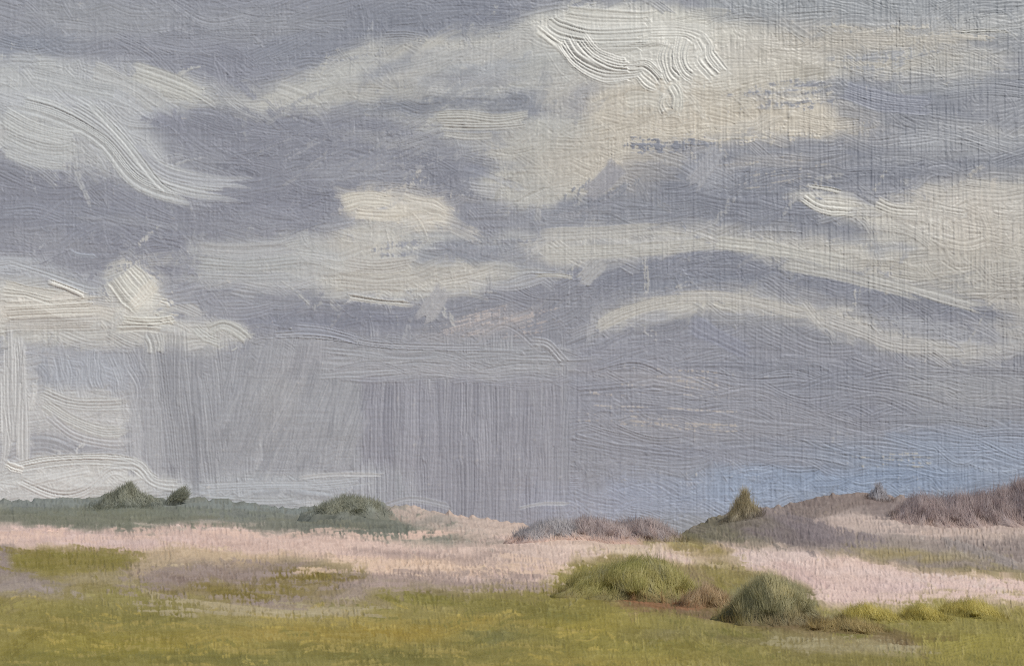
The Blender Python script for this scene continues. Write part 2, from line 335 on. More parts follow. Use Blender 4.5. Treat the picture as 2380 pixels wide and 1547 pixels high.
# dry drags that let lighter ground show through
B.fill((1320, 840, 2400, 1130), 130, 5, (90, 260), (3, 9), 4, thick=0.3, a=0.55, jit=9, dry=0.55, pick=0.6)
for _ in range(26):
    u = rng.uniform(1330, 1600); v = rng.uniform(850, 1010)
    B.stroke([(u, v), (u+rng.uniform(80, 220), v+rng.uniform(2, 16))], rng.uniform(1.5, 3.5), thick=0.35, col=(178, 172, 168), a=0.8, dry=0.55)
for _ in range(34):
    u = rng.uniform(1000, 1200); v = rng.uniform(740, 800); l = rng.uniform(60, 170)
    B.stroke([(u, v), (u+l, v-l*0.28)], rng.uniform(1.5, 3), thick=0.4, col=(176, 169, 168), a=0.75, dry=0.45)
for _ in range(16):
    u = rng.uniform(1960, 2120); v = rng.uniform(1050, 1085)
    B.stroke([(u, v), (u+rng.uniform(25, 70), v+2)], rng.uniform(1.5, 2.5), thick=0.4, col=(186, 184, 178), a=0.75, dry=0.4)
for _ in range(18):
    u = rng.uniform(1650, 1850); v = rng.uniform(375, 450)
    B.stroke([(u, v), (u+rng.uniform(60, 150), v-rng.uniform(8, 26))], rng.uniform(1.5, 3), thick=0.4, col=(183, 177, 168), a=0.6, dry=0.5)
# rain streaks
B.fill((828, 870, 1312, 1200), 330, 90, (110, 270), (7, 16), 1.2, bendy=0.012, thick=0.8, a=0.85, jit=5, comb=1.3, pick=0.4, edge=0.1, tint=3)
B.fill((340, 850, 560, 1070), 130, 85, (120, 240), (7, 14), 2.5, bendy=0.015, edge=0.1, tint=3, thick=0.8, a=0.85, jit=6, comb=1.2, pick=0.3)
B.fill((520, 840, 830, 1070), 140, 108, (90, 210), (7, 15), 7, bendy=0.03, edge=0.1, tint=3, thick=0.7, a=0.8, jit=6, comb=1.1, pick=0.3)
B.fill((290, 850, 380, 1060), 26, 87, (80, 200), (6, 12), 4, bendy=0.02, edge=0.1, thick=0.7, a=0.6, jit=6, col=(162, 164, 169), tint=4)
B.fill((5, 830, 60, 1020), 22, 90, (110, 220), (6, 12), 2.5, bendy=0.015, edge=0.1, thick=0.9, a=0.9, jit=6, col=(181, 182, 183), comb=1.3)
B.fill((90, 835, 330, 900), 40, 82, (50, 100), (7, 13), 6, thick=0.6, a=0.8, jit=6, comb=1.2, pick=0.3)
B.fill((850, 820, 1290, 880), 60, 3, (120, 260), (6, 13), 5, thick=0.7, a=0.8, jit=5, comb=1.2, pick=0.3)
for box, n_, c, ang_ in [((1480, 322, 1660, 352), 26, (134, 137, 147), 3), ((1740, 195, 1960, 250), 26, (146, 148, 156), -10), ((1300, 440, 1460, 520), 20, (136, 139, 148), -38), ((900, 560, 1230, 605), 24, (146, 148, 156), -4), ((1950, 120, 2150, 180), 24, (160, 161, 164), -4), ((1780, 60, 2300, 120), 30, (188, 183, 173), 2), ((1500, 280, 1950, 325), 30, (203, 196, 183), -2), ((1450, 200, 1900, 270), 30, (202, 196, 184), 0), ((640, 300, 1000, 440), 26, (152, 153, 159), -30), ((300, 560, 460, 660), 18, (146, 148, 156), 40)]:
    for _ in range(n_):
        u = rng.uniform(box[0], box[2]); v = rng.uniform(box[1], box[3]); l = rng.uniform(40, 150); A_ = math.radians(ang_+rng.normal(0, 6))
        B.stroke([(u-l/2*math.cos(A_), v-l/2*math.sin(A_)), (u, v+rng.normal(0, 3)), (u+l/2*math.cos(A_), v+l/2*math.sin(A_))], rng.uniform(2.5, 8), thick=0.7, col=c, a=0.8, dry=0.42, jit=6)
K = (186, 188, 188)
for pts, hw, th, c in [
    ([(85, 905), (160, 935), (240, 940), (310, 935)], 16, 1.2, (183, 184, 184)), ([(90, 930), (160, 975), (240, 1005), (315, 1000)], 16, 1.3, (184, 185, 184)),
    ([(105, 960), (170, 1010), (250, 1030), (320, 1030)], 12, 1.0, (176, 177, 180)),
    # the long sweep at the left
    ([(20, 235), (130, 265), (240, 325), (330, 420), (480, 465)], 26, 1.6, K), ([(150, 225), (250, 290), (340, 385), (430, 425), (560, 445)], 26, 1.5, (180, 182, 184)),
    ([(0, 262), (70, 300), (150, 322), (195, 330)], 24, 1.2, K), ([(0, 310), (80, 345), (150, 352), (190, 335)], 18, 1.0, K), ([(0, 345), (90, 372), (180, 385)], 16, 0.8, (180, 182, 183)),
    ([(200, 165), (300, 200), (390, 255)], 24, 1.0, (180, 181, 181)), ([(300, 160), (400, 195), (470, 225)], 22, 1.0, (187, 187, 183)), ([(60, 170), (200, 205), (310, 225)], 20, 0.8, (178, 180, 181)),
    ([(300, 330), (380, 400), (470, 420), (600, 425)], 14, 0.9, (172, 174, 179)), ([(200, 235), (290, 330), (370, 430), (440, 468)], 10, 1.5, K),
    # thick white heap at top centre
    ([(1262, 50), (1300, 78), (1370, 92), (1450, 92), (1530, 88)], 30, 2.3, (200, 199, 193)), ([(1300, 28), (1380, 38), (1470, 42), (1540, 42)], 18, 1.5, (197, 195, 188)),
    ([(1240, 62), (1290, 100), (1330, 128), (1370, 130)], 12, 2.2, (205, 203, 196)), ([(1305, 85), (1340, 135), (1400, 165), (1470, 168), (1500, 160)], 22, 2.6, (206, 204, 198)),
    ([(1345, 85), (1380, 125), (1430, 148), (1480, 152)], 20, 2.6, (208, 206, 200)), ([(1470, 152), (1500, 150), (1525, 170), (1545, 195)], 16, 2.4, (207, 205, 198)), ([(1480, 170), (1505, 195), (1530, 208)], 12, 2.3, (206, 204, 197)),
    ([(1500, 70), (1580, 70), (1630, 85), (1640, 110)], 22, 1.8, (203, 201, 194)), ([(1560, 95), (1548, 130), (1556, 170), (1580, 195)], 20, 2.6, (208, 206, 199)), ([(1590, 85), (1580, 130), (1592, 165), (1620, 185)], 18, 2.6, (208, 206, 199)),
    ([(1620, 80), (1640, 120), (1630, 140), (1670, 185)], 18, 2.4, (206, 204, 197)), ([(1650, 100), (1652, 130), (1690, 175)], 13, 2.2, (205, 203, 196)), ([(1560, 195), (1575, 225), (1572, 262)], 14, 2.4, (205, 203, 195)), ([(1545, 215), (1535, 245), (1548, 270)], 8, 2.2, (205, 202, 194)),
    ([(1450, 235), (1500, 230), (1545, 238)], 18, 0.9, (203, 199, 189)),
    ([(1000, 272), (1080, 270), (1160, 278), (1255, 262)], 12, 1.9, (188, 187, 182)), ([(1010, 290), (1100, 294), (1180, 292), (1250, 284)], 9, 1.6, (184, 183, 179)), ([(1020, 310), (1100, 318), (1170, 312)], 8, 1.2, (180, 179, 176)),
    # small bright puff
    ([(790, 475), (850, 462), (920, 470)], 18, 1.3, (204, 200, 190)), ([(820, 495), (890, 500), (950, 498)], 14, 1.3, (204, 199, 189)), ([(940, 470), (1000, 480), (1045, 500)], 20, 0.9, (196, 192, 184)),
    # low left cloud
    ([(0, 722), (120, 716), (248, 710)], 24, 1.8, (198, 195, 188)), ([(0, 755), (130, 752), (250, 748)], 16, 1.2, (190, 188, 184)), ([(0, 668), (60, 678), (110, 690), (150, 697)], 18, 1.6, (192, 190, 184)), ([(110, 652), (160, 670), (205, 690)], 6, 2.8, (208, 206, 200)),
    ([(265, 640), (295, 680), (330, 715)], 26, 1.8, (200, 199, 192)), ([(295, 622), (325, 655), (352, 690)], 22, 1.8, (203, 202, 195)), ([(362, 655), (330, 690), (300, 718)], 14, 1.6, (203, 200, 192)),
    ([(280, 742), (350, 748), (425, 738)], 11, 2.2, (199, 198, 191)), ([(265, 765), (330, 762), (390, 768)], 9, 1.5, (192, 191, 186)), ([(338, 775), (350, 800), (352, 828)], 10, 1.5, (181, 182, 181)), ([(365, 772), (372, 800), (368, 825)], 9, 1.5, (181, 182, 181)),
    ([(480, 770), (520, 755), (560, 775), (585, 800)], 13, 1.6, (182, 183, 180)), ([(450, 760), (480, 785), (520, 800)], 12, 1.4, (180, 181, 179)),
    ([(10, 605), (120, 640), (200, 668), (250, 672)], 8, 1.3, (170, 173, 178)),
    # ridge of paint across the middle
    ([(590, 782), (700, 776), (790, 785), (880, 800), (1000, 806), (1130, 806), (1230, 792)], 7, 2.0, (160, 162, 169)), ([(1230, 795), (1270, 800), (1300, 830), (1320, 850)], 12, 2.4, (166, 167, 172)), ([(680, 762), (760, 770), (850, 795)], 12, 1.5, (152, 155, 165)),
    ([(800, 688), (880, 700), (968, 708)], 7, 2.0, (186, 185, 181)), ([(1240, 640), (1300, 640), (1345, 648)], 5, 2.0, (184, 183, 179)), ([(780, 650), (870, 660), (960, 655)], 18, 1.1, (188, 186, 181)), ([(790, 610), (880, 620), (980, 605)], 16, 1.0, (184, 182, 178)),
    ([(450, 575), (560, 582), (720, 572)], 14, 0.9, (172, 173, 175)), ([(450, 610), (580, 618), (720, 606)], 14, 1.0, (172, 174, 175)), ([(455, 640), (580, 645), (700, 640)], 10, 0.9, (168, 170, 173)),
    ([(1035, 665), (1010, 705), (975, 752)], 22, 1.2, (168, 168, 171)), ([(1405, 600), (1375, 630), (1345, 662)], 18, 1.1, (171, 171, 172)), ([(1440, 380), (1400, 425), (1350, 460)], 22, 0.9, (158, 158, 164)), ([(1675, 340), (1640, 390), (1600, 440)], 20, 0.9, (160, 161, 167)),
    # right hand cloud
    ([(1860, 452), (1910, 482), (1990, 490)], 15, 1.9, (204, 202, 195)), ([(1880, 432), (1930, 440), (1960, 448)], 5, 2.3, (204, 202, 194)), ([(2030, 470), (2080, 490), (2150, 494)], 16, 1.5, (197, 194, 187)), ([(2120, 475), (2190, 488), (2260, 500)], 14, 1.2, (196, 192, 185)), ([(2222, 76), (2290, 72), (2362, 76)], 5, 1.8, (186, 185, 180)),
    ([(1250, 545), (1400, 540), (1560, 528)], 14, 0.8, (180, 179, 176)), ([(1250, 590), (1400, 585), (1560, 575), (1700, 560)], 16, 0.8, (183, 182, 178)), ([(1640, 560), (1800, 580), (2000, 620)], 16, 0.8, (185, 184, 179)), ([(1800, 610), (1950, 640), (2150, 690)], 14, 0.8, (182, 181, 177)), ([(2000, 640), (2150, 680), (2310, 725)], 12, 0.8, (180, 179, 176)),
    ([(1375, 768), (1450, 728), (1560, 700), (1660, 698)], 14, 0.9, (186, 184, 179)), ([(1560, 690), (1680, 690), (1800, 712), (1900, 740)], 13, 1.0, (185, 183, 179)), ([(1900, 735), (2000, 770), (2080, 800), (2200, 808)], 16, 1.0, (180, 179, 178)),
    ([(1600, 748), (1680, 790), (1760, 830)], 18, 0.8, (148, 151, 164)), ([(1950, 205), (2050, 235), (2180, 250)], 22, 1.0, (144, 147, 159)),
    # bank of cloud low on the left
    ([(20, 1090), (110, 1072), (220, 1066), (300, 1075), (350, 1110), (390, 1130)], 13, 2.0, (189, 190, 189)), ([(30, 1110), (130, 1150), (200, 1140), (260, 1095), (310, 1110)], 13, 1.6, (186, 187, 187)), ([(10, 1075), (30, 1085), (60, 1095)], 9, 2.8, (205, 205, 202)),
    ([(250, 1075), (320, 1080), (360, 1120), (440, 1130)], 14, 1.5, (182, 184, 185)), ([(60, 1125), (120, 1110), (220, 1090)], 12, 1.4, (187, 188, 188)), ([(450, 1135), (600, 1128), (760, 1125), (920, 1104)], 12, 0.8, (164, 168, 174)), ([(470, 1160), (620, 1168), (720, 1160)], 12, 0.9, (170, 174, 178)),
    ([(680, 1112), (780, 1102), (930, 1104)], 5, 1.3, (178, 180, 183)), ([(880, 1178), (960, 1160), (1060, 1180)], 8, 1.0, (164, 166, 172)), ([(1200, 1182), (1260, 1170), (1340, 1170)], 4, 1.4, (172, 175, 181)),
    ([(160, 582), (185, 592), (235, 596)], 4, 2.6, (160, 165, 175)),
    ]:
    B.stroke(pts, hw*1.12, thick=th*0.72, col=np.array(c)-3, a=0.85, jit=6, comb=1.15, edge=0.3)
B.dabs((340, 690, 405, 745), 26, (207, 205, 198), (3, 8), 2.4); B.dabs((1540, 215, 1585, 275), 16, (207, 205, 197), (3, 7), 2.2); B.dabs((2150, 470, 2250, 520), 26, (198, 195, 188), (3, 7), 1.8)
B.dabs((1010, 620, 1090, 665), 26, (186, 184, 179), (3, 7), 1.7); B.dabs((900, 450, 950, 520), 20, (205, 200, 190), (3, 7), 1.8); B.dabs((2140, 585, 2230, 625), 14, (190, 186, 180), (3, 6), 1.4)
B.dabs((1230, 800, 1310, 870), 22, (164, 165, 170), (3, 7), 1.9); B.dabs((480, 760, 590, 810), 26, (181, 182, 180), (3, 6), 1.5); B.dabs((215, 935, 300, 975), 22, (184, 184, 184), (2, 5), 1.5); B.dabs((1440, 230, 1560, 270), 20, (203, 199, 190), (3, 7), 1.3); B.dabs((0, 1070, 40, 1140), 16, (190, 192, 192), (3, 7), 1.8)
B.dabs((670, 752, 685, 766), 2, (186, 188, 190), (3, 4), 3.0); B.dabs((1340, 100, 1700, 200), 30, (206, 204, 197), (2, 5), 2.0, (20, 70))
xx = (np.arange(B.W)*STEP+B.u0)[None]
B.finish(0.95, 0.6+1.6*np.clip((xx-1000)/1000, 0, 1), 1.0, 0.5, ground=(200, 194, 184))

# ------------------------------------------------------------------ LAND pigments
land = Sheet(-60, 1080, 2440, 1640, (133, 124, 68), 500)
A = land
MV = (137, 126, 121); PK = (200, 177, 166); PE = (203, 178, 156); OL = (120, 114, 48); RG = (117, 118, 106)
A.P([(-80, 1000), (1250, 1000), (1250, 1300), (1000, 1268), (-120, 1255), (-120, 1000)], RG, 10)
A.E(500, 1180, 500, 30, (116, 120, 114)); A.E(200, 1195, 230, 22, (113, 115, 99)); A.E(880, 1225, 220, 22, (108, 111, 101)); A.E(300, 1150, 60, 24, (106, 109, 95)); A.E(70, 1175, 80, 18, (120, 125, 121))
A.P([(890, 1100), (1300, 1100), (1500, 1260), (1250, 1290), (1080, 1250), (960, 1215), (900, 1195)], (184, 166, 154), 18)
A.E(960, 1190, 70, 14, (172, 158, 148)); A.E(1080, 1215, 110, 16, (183, 166, 155), 8); A.E(1010, 1208, 60, 10, (145, 138, 130))
A.P([(1500, 1000), (2480, 1000), (2480, 1330), (2100, 1320), (1900, 1275), (1700, 1272), (1560, 1258)], MV, 16)
A.E(1700, 1235, 110, 36, (120, 115, 98)); A.E(1950, 1165, 120, 18, (127, 114, 108)); A.E(1990, 1225, 110, 22, (178, 163, 154), 3); A.E(2250, 1228, 170, 26, (182, 166, 155)); A.E(1860, 1225, 90, 20, (122, 113, 115), 18); A.E(2080, 1235, 60, 20, (152, 141, 136))
A.P([(-120, 1222), (200, 1238), (420, 1212), (600, 1232), (800, 1250), (960, 1262), (1100, 1255), (1300, 1228), (1500, 1252), (1700, 1268), (1900, 1275), (2100, 1318), (2480, 1360), (2480, 1420), (1940, 1425), (1880, 1370), (1760, 1320), (1690, 1300), (1600, 1310), (1420, 1285), (1330, 1310), (1250, 1365), (1100, 1352), (860, 1362), (850, 1315), (300, 1288), (-120, 1275)], PK, 12)
A.E(420, 1262, 160, 14, (197, 172, 162)); A.E(480, 1295, 220, 18, (184, 164, 134)); A.E(980, 1315, 170, 18, PE); A.E(700, 1270, 150, 16, (203, 179, 166)); A.E(1190, 1290, 140, 28, (200, 179, 166)); A.E(1300, 1245, 110, 14, (198, 176, 160)); A.E(120, 1240, 150, 12, (198, 174, 165)); A.E(1450, 1270, 120, 14, (194, 176, 156))
A.E(2150, 1375, 200, 26, (200, 178, 172)); A.E(1800, 1290, 120, 18, (201, 182, 173))
A.L([(820, 1285), (1000, 1292), (1170, 1290)], 7, (158, 140, 132), 10, 0.8)  # thin streak of shadow painted on the sand
A.P([(290, 1318), (500, 1300), (700, 1310), (860, 1345), (855, 1412), (650, 1400), (480, 1378), (300, 1345)], (142, 127, 116), 16)  # mauve shadow stripes, shade painted into the dune colour
A.P([(850, 1340), (950, 1325), (1100, 1342), (1250, 1362), (1230, 1385), (860, 1380)], (160, 143, 134), 14)  # paler run of the painted shadow stripes
A.P([(-120, 1262), (30, 1268), (40, 1330), (-120, 1340)], (142, 129, 121), 12)
A.P([(-120, 1325), (50, 1330), (180, 1360), (130, 1385), (-80, 1380)], (144, 132, 124), 16)
A.P([(20, 1282), (100, 1272), (250, 1278), (330, 1295), (260, 1318), (130, 1335), (30, 1325)], (122, 116, 46), 12)
A.E(690, 1340, 85, 14, (118, 108, 42)); A.E(560, 1375, 200, 22, (122, 112, 50))
A.E(430, 1338, 130, 14, (138, 122, 112))  # strengthens the painted mauve shadow
A.P([(-80, 1385), (150, 1390), (300, 1420), (860, 1432), (860, 1365), (1240, 1365), (1330, 1310), (1420, 1290), (1600, 1310), (1900, 1400), (1960, 1412), (2480, 1415), (2480, 1700), (-80, 1700)], (133, 126, 58), 16)
A.L([(180, 1340), (260, 1350), (340, 1385), (500, 1410), (700, 1424), (860, 1418)], 16, (160, 149, 112), 16, 0.85)
A.E(300, 1400, 150, 25, (136, 130, 66)); A.E(620, 1440, 260, 14, (148, 138, 76)); A.E(620, 1475, 180, 14, (152, 136, 60))
A.E(960, 1415, 130, 20, (142, 134, 70)); A.E(900, 1470, 140, 22, (146, 130, 50)); A.E(250, 1500, 260, 30, (134, 126, 46)); A.E(1000, 1390, 130, 16, (120, 116, 46)); A.E(1340, 1450, 140, 26, (140, 130, 48)); A.E(1150, 1470, 70, 30, (118, 117, 58)); A.E(700, 1530, 500, 16, (114, 111, 46)); A.E(1500, 1500, 240, 30, (134, 128, 54))
A.E(2240, 1400, 170, 22, (150, 143, 78)); A.E(2060, 1440, 150, 26, (132, 127, 62)); A.E(2250, 1500, 180, 40, (138, 132, 56)); A.E(1960, 1498, 190, 20, (149, 140, 96), 2); A.E(1850, 1440, 130, 20, (112, 108, 80))
A.P([(1960, 1280), (2050, 1268), (2300, 1285), (2330, 1305), (2050, 1300)], (143, 132, 92), 10)
A.L([(1990, 1260), (2120, 1262), (2250, 1290), (2400, 1330)], 14, (146, 136, 128), 14, 0.8)
A.P([(1520, 1240), (1600, 1248), (1700, 1285), (1680, 1297), (1580, 1280)], (138, 127, 70), 10); A.E(1570, 1245, 60, 10, (120, 115, 84))
A.L([(1400, 1372), (1560, 1410), (1700, 1440), (1850, 1450), (2000, 1462), (2100, 1488)], 15, (112, 95, 66), 16, 0.9)  # brown band of shading painted into the meadow colour
A.E(1480, 1370, 130, 26, (116, 112, 74)); A.E(1500, 1400, 70, 12, (128, 100, 72)); A.E(1790, 1400, 90, 40, (110, 110, 86)); A.E(1640, 1390, 60, 24, (134, 112, 88)); A.E(1700, 1480, 200, 16, (132, 124, 80))
A.E(1960, 1165, 130, 16, (126, 114, 109)); A.E(1690, 1225, 110, 30, (116, 111, 94)); A.E(1800, 1240, 90, 24, (118, 109, 108), 14); A.E(2180, 1236, 60, 16, (176, 160, 150)); A.E(1450, 1372, 100, 24, (116, 112, 76)); A.E(1600, 1345, 50, 26, (140, 122, 98)); A.E(2280, 1190, 230, 24, (126, 116, 115)); A.E(2350, 1165, 90, 26, (122, 114, 114))
for cx, cy, rx, ry, c, ro in [(300, 1440, 200, 18, (120, 116, 48), 2), (120, 1530, 180, 22, (120, 116, 44), 0), (480, 1490, 120, 16, (150, 138, 60), 2), (1250, 1420, 120, 24, (122, 118, 50), 6), (1120, 1440, 80, 16, (152, 136, 56), 0), (1620, 1470, 160, 20, (120, 116, 56), 4), (1420, 1540, 240, 14, (146, 134, 56), 0), (1850, 1530, 200, 16, (126, 120, 60), 0), (2250, 1450, 130, 16, (124, 120, 54), 4), (760, 1500, 120, 14, (124, 118, 50), 0), (900, 1365, 120, 9, (150, 134, 124), 3), (560, 1262, 160, 9, (188, 164, 152), 3), (250, 1255, 160, 8, (206, 184, 176), 2), (1040, 1272, 140, 9, (206, 184, 170), 2), (1300, 1275, 90, 12, (206, 186, 172), 0), (2000, 1330, 150, 10, (206, 186, 178), 8), (1900, 1350, 80, 16, (196, 172, 166), 20), (2250, 1390, 150, 10, (192, 170, 160), 4)]:
    A.E(cx, cy, rx, ry, c, ro, 0.9, 0.85)
A.begin(-0.13, (14, 34, 60), (0.85, 0.35, 0.12))
land_ang = lambda u, v: np.interp(u, [0, 400, 900, 1200, 1700, 2400], [2, 3, 4, 0, 10, 6])
A.fill((-40, 1090, 2420, 1630), 620, land_ang, (60, 200), (5, 13), 8, thick=0.55, a=0.75, jit=6, pick=0.5, tint=4)
A.fill((-40, 1400, 2420, 1630), 260, land_ang, (90, 260), (9, 20), 7, thick=0.7, a=0.7, jit=6, pick=0.6, tint=5)
A.fill((-40, 1400, 2420, 1630), 560, land_ang, (40, 150), (2, 8), 14, thick=0.55, a=0.65, jit=9, dry=0.4, pick=0.8, tint=6)
A.fill((-40, 1225, 2420, 1430), 620, land_ang, (50, 190), (2, 8), 9, thick=0.6, a=0.8, jit=9, dry=0.45, pick=1.0, tint=6)
A.fill((-40, 1225, 2420, 1640), 420, lambda u, v: rng.choice([60, 5, 5, 95, -20]), (18, 90), (4, 11), 12, thick=0.55, a=0.5, jit=7, dry=0.4, pick=1.0, tint=4)
A.fill((-40, 1145, 1300, 1250), 160, 3, (50, 200), (2, 7), 6, thick=0.6, a=0.75, jit=8, dry=0.4, pick=1.0, tint=5)
A.fill((1560, 1145, 2420, 1300), 180, 8, (40, 150), (3, 8), 16, thick=0.6, a=0.7, jit=8, dry=0.4, pick=1.0, tint=4)
A.fill((-40, 1400, 2420, 1630), 300, lambda u, v: rng.choice([2, 100, 75]), (15, 60), (2, 5), 12, thick=0.4, a=0.6, jit=14, dry=0.4, pick=0.8)
A.fill((-40, 1400, 1500, 1560), 90, 2, (40, 130), (2, 5), 8, thick=0.4, a=0.6, jit=8, dry=0.5, col=(166, 150, 64))
A.fill((-40, 1400, 2420, 1620), 130, 3, (40, 150), (3, 9), 10, thick=0.35, a=0.55, jit=7, dry=0.45, col=(106, 105, 40))
A.fill((1400, 1420, 2420, 1560), 70, 100, (20, 60), (3, 7), 14, thick=0.5, a=0.6, jit=8, dry=0.35, col=(150, 142, 70))
A.fill((1950, 1385, 2400, 1440), 110, 66, (20, 50), (3, 7), 14, thick=0.6, a=0.7, jit=9, pick=0.8)
A.fill((0, 1230, 1250, 1290), 60, 2, (80, 220), (2, 5), 4, thick=0.5, a=0.6, jit=6, dry=0.3, pick=0.7)
A.fill((1750, 1290, 2150, 1400), 60, 30, (40, 90), (3, 8), 16, thick=0.6, a=0.7, jit=5, pick=0.4)
for pts, hw, th, c in [([(280, 1345), (340, 1382), (470, 1408), (640, 1424), (850, 1425)], 11, 0.7, (164, 153, 118)), ([(300, 1335), (380, 1300), (420, 1285)], 16, 0.6, (172, 154, 126)), ([(2050, 1500), (2130, 1508), (2150, 1505)], 6, 0.7, (160, 152, 116)), ([(1800, 1496), (1950, 1504), (2100, 1500)], 9, 0.4, (150, 142, 100)),
                       ([(1420, 1360), (1500, 1385), (1580, 1412), (1700, 1440), (1850, 1452), (2000, 1465)], 9, 0.8, (106, 90, 64)), ([(1500, 1402), (1560, 1412), (1590, 1400)], 6, 0.9, (132, 92, 62)), ([(1550, 1398), (1600, 1405), (1640, 1395)], 6, 0.8, (124, 92, 66)), ([(0, 1165), (150, 1170), (400, 1175), (650, 1192)], 8, 0.8, (118, 124, 120)), ([(450, 1160), (600, 1180), (720, 1190), (800, 1165)], 7, 0.9, (118, 125, 122)), ([(0, 1185), (200, 1192), (420, 1190), (700, 1205)], 9, 0.7, (110, 114, 102)),  # first stroke deepens the painted brown shading
                       ([(1800, 1195), (1880, 1215), (1960, 1245), (2080, 1265)], 14, 0.7, (124, 115, 116)), ([(1820, 1180), (1900, 1195), (2020, 1160)], 8, 0.6, (124, 112, 106)), ([(2180, 1255), (2280, 1285), (2400, 1330)], 10, 0.7, (140, 132, 128)), ([(2100, 1340), (2250, 1352), (2380, 1385)], 10, 0.7, (200, 182, 174))]:
    A.stroke(pts, hw*1.2, thick=th, col=c, a=0.8, jit=7, comb=1.0, edge=0.2, dry=0.25)
for box, n_, c, ang_, hw_ in [((290, 1308, 860, 1405), 34, (144, 129, 121), 3, (3, 9)), ((1820, 1484, 2140, 1512), 9, (152, 145, 106), 2, (1.5, 4)), ((290, 1390, 880, 1430), 16, (160, 150, 114), 3, (3, 7)), ((0, 1232, 1000, 1262), 26, (204, 178, 163), 2, (4, 9)), ((700, 1296, 1250, 1332), 22, (206, 181, 160), 2, (4, 9)), ((840, 1330, 1240, 1376), 22, (158, 140, 131), 4, (3, 8)), ((1900, 1345, 2400, 1400), 24, (203, 180, 170), 3, (4, 9)), ((0, 1280, 280, 1325), 16, (124, 116, 50), 1, (4, 9)), ((0, 1440, 1300, 1560), 40, (150, 138, 66), 2, (3, 8)), ((1420, 1375, 1720, 1430), 18, (118, 98, 72), 14, (3, 7)), ((1450, 1390, 1620, 1412), 8, (134, 98, 70), 8, (3, 6)), ((1900, 1205, 2400, 1240), 24, (178, 162, 153), 2, (3, 8)), ((0, 1200, 1000, 1228), 20, (110, 111, 97), 2, (3, 7))]:  # mauve and brown boxes go over the painted shadow stripes and shading
    for _ in range(n_):
        u = rng.uniform(box[0], box[2]); v = rng.uniform(box[1], box[3]); l = rng.uniform(60, 220); A_ = math.radians(ang_+rng.normal(0, 4))
        A.stroke([(u-l/2*math.cos(A_), v-l/2*math.sin(A_)), (u, v+rng.normal(0, 3)), (u+l/2*math.cos(A_), v+l/2*math.sin(A_))], rng.uniform(*hw_), thick=0.6, col=c, a=0.75, dry=0.3, jit=6)
k_ = np.clip((A.C[..., 1]-A.C[..., 2]-25)/25, 0, 1)[..., None]
A.C = A.C+k_*np.array([1.0, -1.5, 9.0], np.float32)
A.finish(1.15, 1.0, 3.6, 0.8, 2.6, ground=(180, 164, 112), rub=13.0)

# ------------------------------------------------------------------ geometry helpers
def ray(U, V):
    xc = (U-CU)/F; yc = (CV-V)/F
    return xc, CP-yc*SP, SP+yc*CP
def at(U, V, d):
    x, y, z = ray(np.asarray(U, float), np.asarray(V, float))
    k = d/y
    return np.stack([x*k, y*k, z*k+EYE], -1)

def grid_mesh(name, P, colr, mat, keep=None, closed_back=None, flip=False):
    """P: rows x cols x 3 points"""
    H, W = P.shape[:2]
    idx = np.arange(H*W).reshape(H, W)
    q = np.stack([idx[:-1, :-1], idx[1:, :-1], idx[1:, 1:], idx[:-1, 1:]], -1)
    if keep is not None:
        kq = keep[:-1, :-1] | keep[1:, :-1] | keep[1:, 1:] | keep[:-1, 1:]
        q = q[kq]
    q = q.reshape(-1, 4)
    pts = P.reshape(-1, 3); cc = colr.reshape(-1, 3)
    used = np.unique(q); remap = np.full(H*W, -1); remap[used] = np.arange(len(used))
    q = remap[q]; pts = pts[used]; cc = cc[used]
    if closed_back is not None:
        bp = closed_back.reshape(-1, 3)[used]; n = len(used)
        e = np.concatenate([q[:, [0, 1]], q[:, [1, 2]], q[:, [2, 3]], q[:, [3, 0]]])
        key = np.sort(e, 1); kk = key[:, 0].astype(np.int64)*n+key[:, 1]
        u_, inv, cnt = np.unique(kk, return_inverse=True, return_counts=True)
        be = e[cnt[inv] == 1]
        side = np.stack([be[:, 1], be[:, 0], be[:, 0]+n, be[:, 1]+n], -1)
        q = np.concatenate([q, q[:, ::-1]+n, side]); pts = np.concatenate([pts, bp]); cc = np.concatenate([cc, cc])
    if flip: q = q[:, ::-1]
    return quads(name, pts, q, cc, mat)
def quads(name, pts, q, cc, mat):
    m = bpy.data.meshes.new(name)
    m.vertices.add(len(pts)); m.vertices.foreach_set('co', np.ascontiguousarray(pts, np.float32).ravel())
    m.loops.add(q.size); m.loops.foreach_set('vertex_index', np.ascontiguousarray(q, np.int32).ravel())
    m.polygons.add(len(q)); m.polygons.foreach_set('loop_start', np.arange(0, q.size, 4, dtype=np.int32))
    m.polygons.foreach_set('use_smooth', np.ones(len(q), bool))
    m.update(calc_edges=True)
    at_ = m.color_attributes.new('pigment', 'FLOAT_COLOR', 'POINT')
    c4 = np.ones((len(pts), 4), np.float32); c4[:, :3] = np.clip(cc, 0.003, 0.92)
    at_.data.foreach_set('color', c4.ravel())
    m.materials.append(mat)
    o = bpy.data.objects.new(name, m); COL.objects.link(o)
    return o

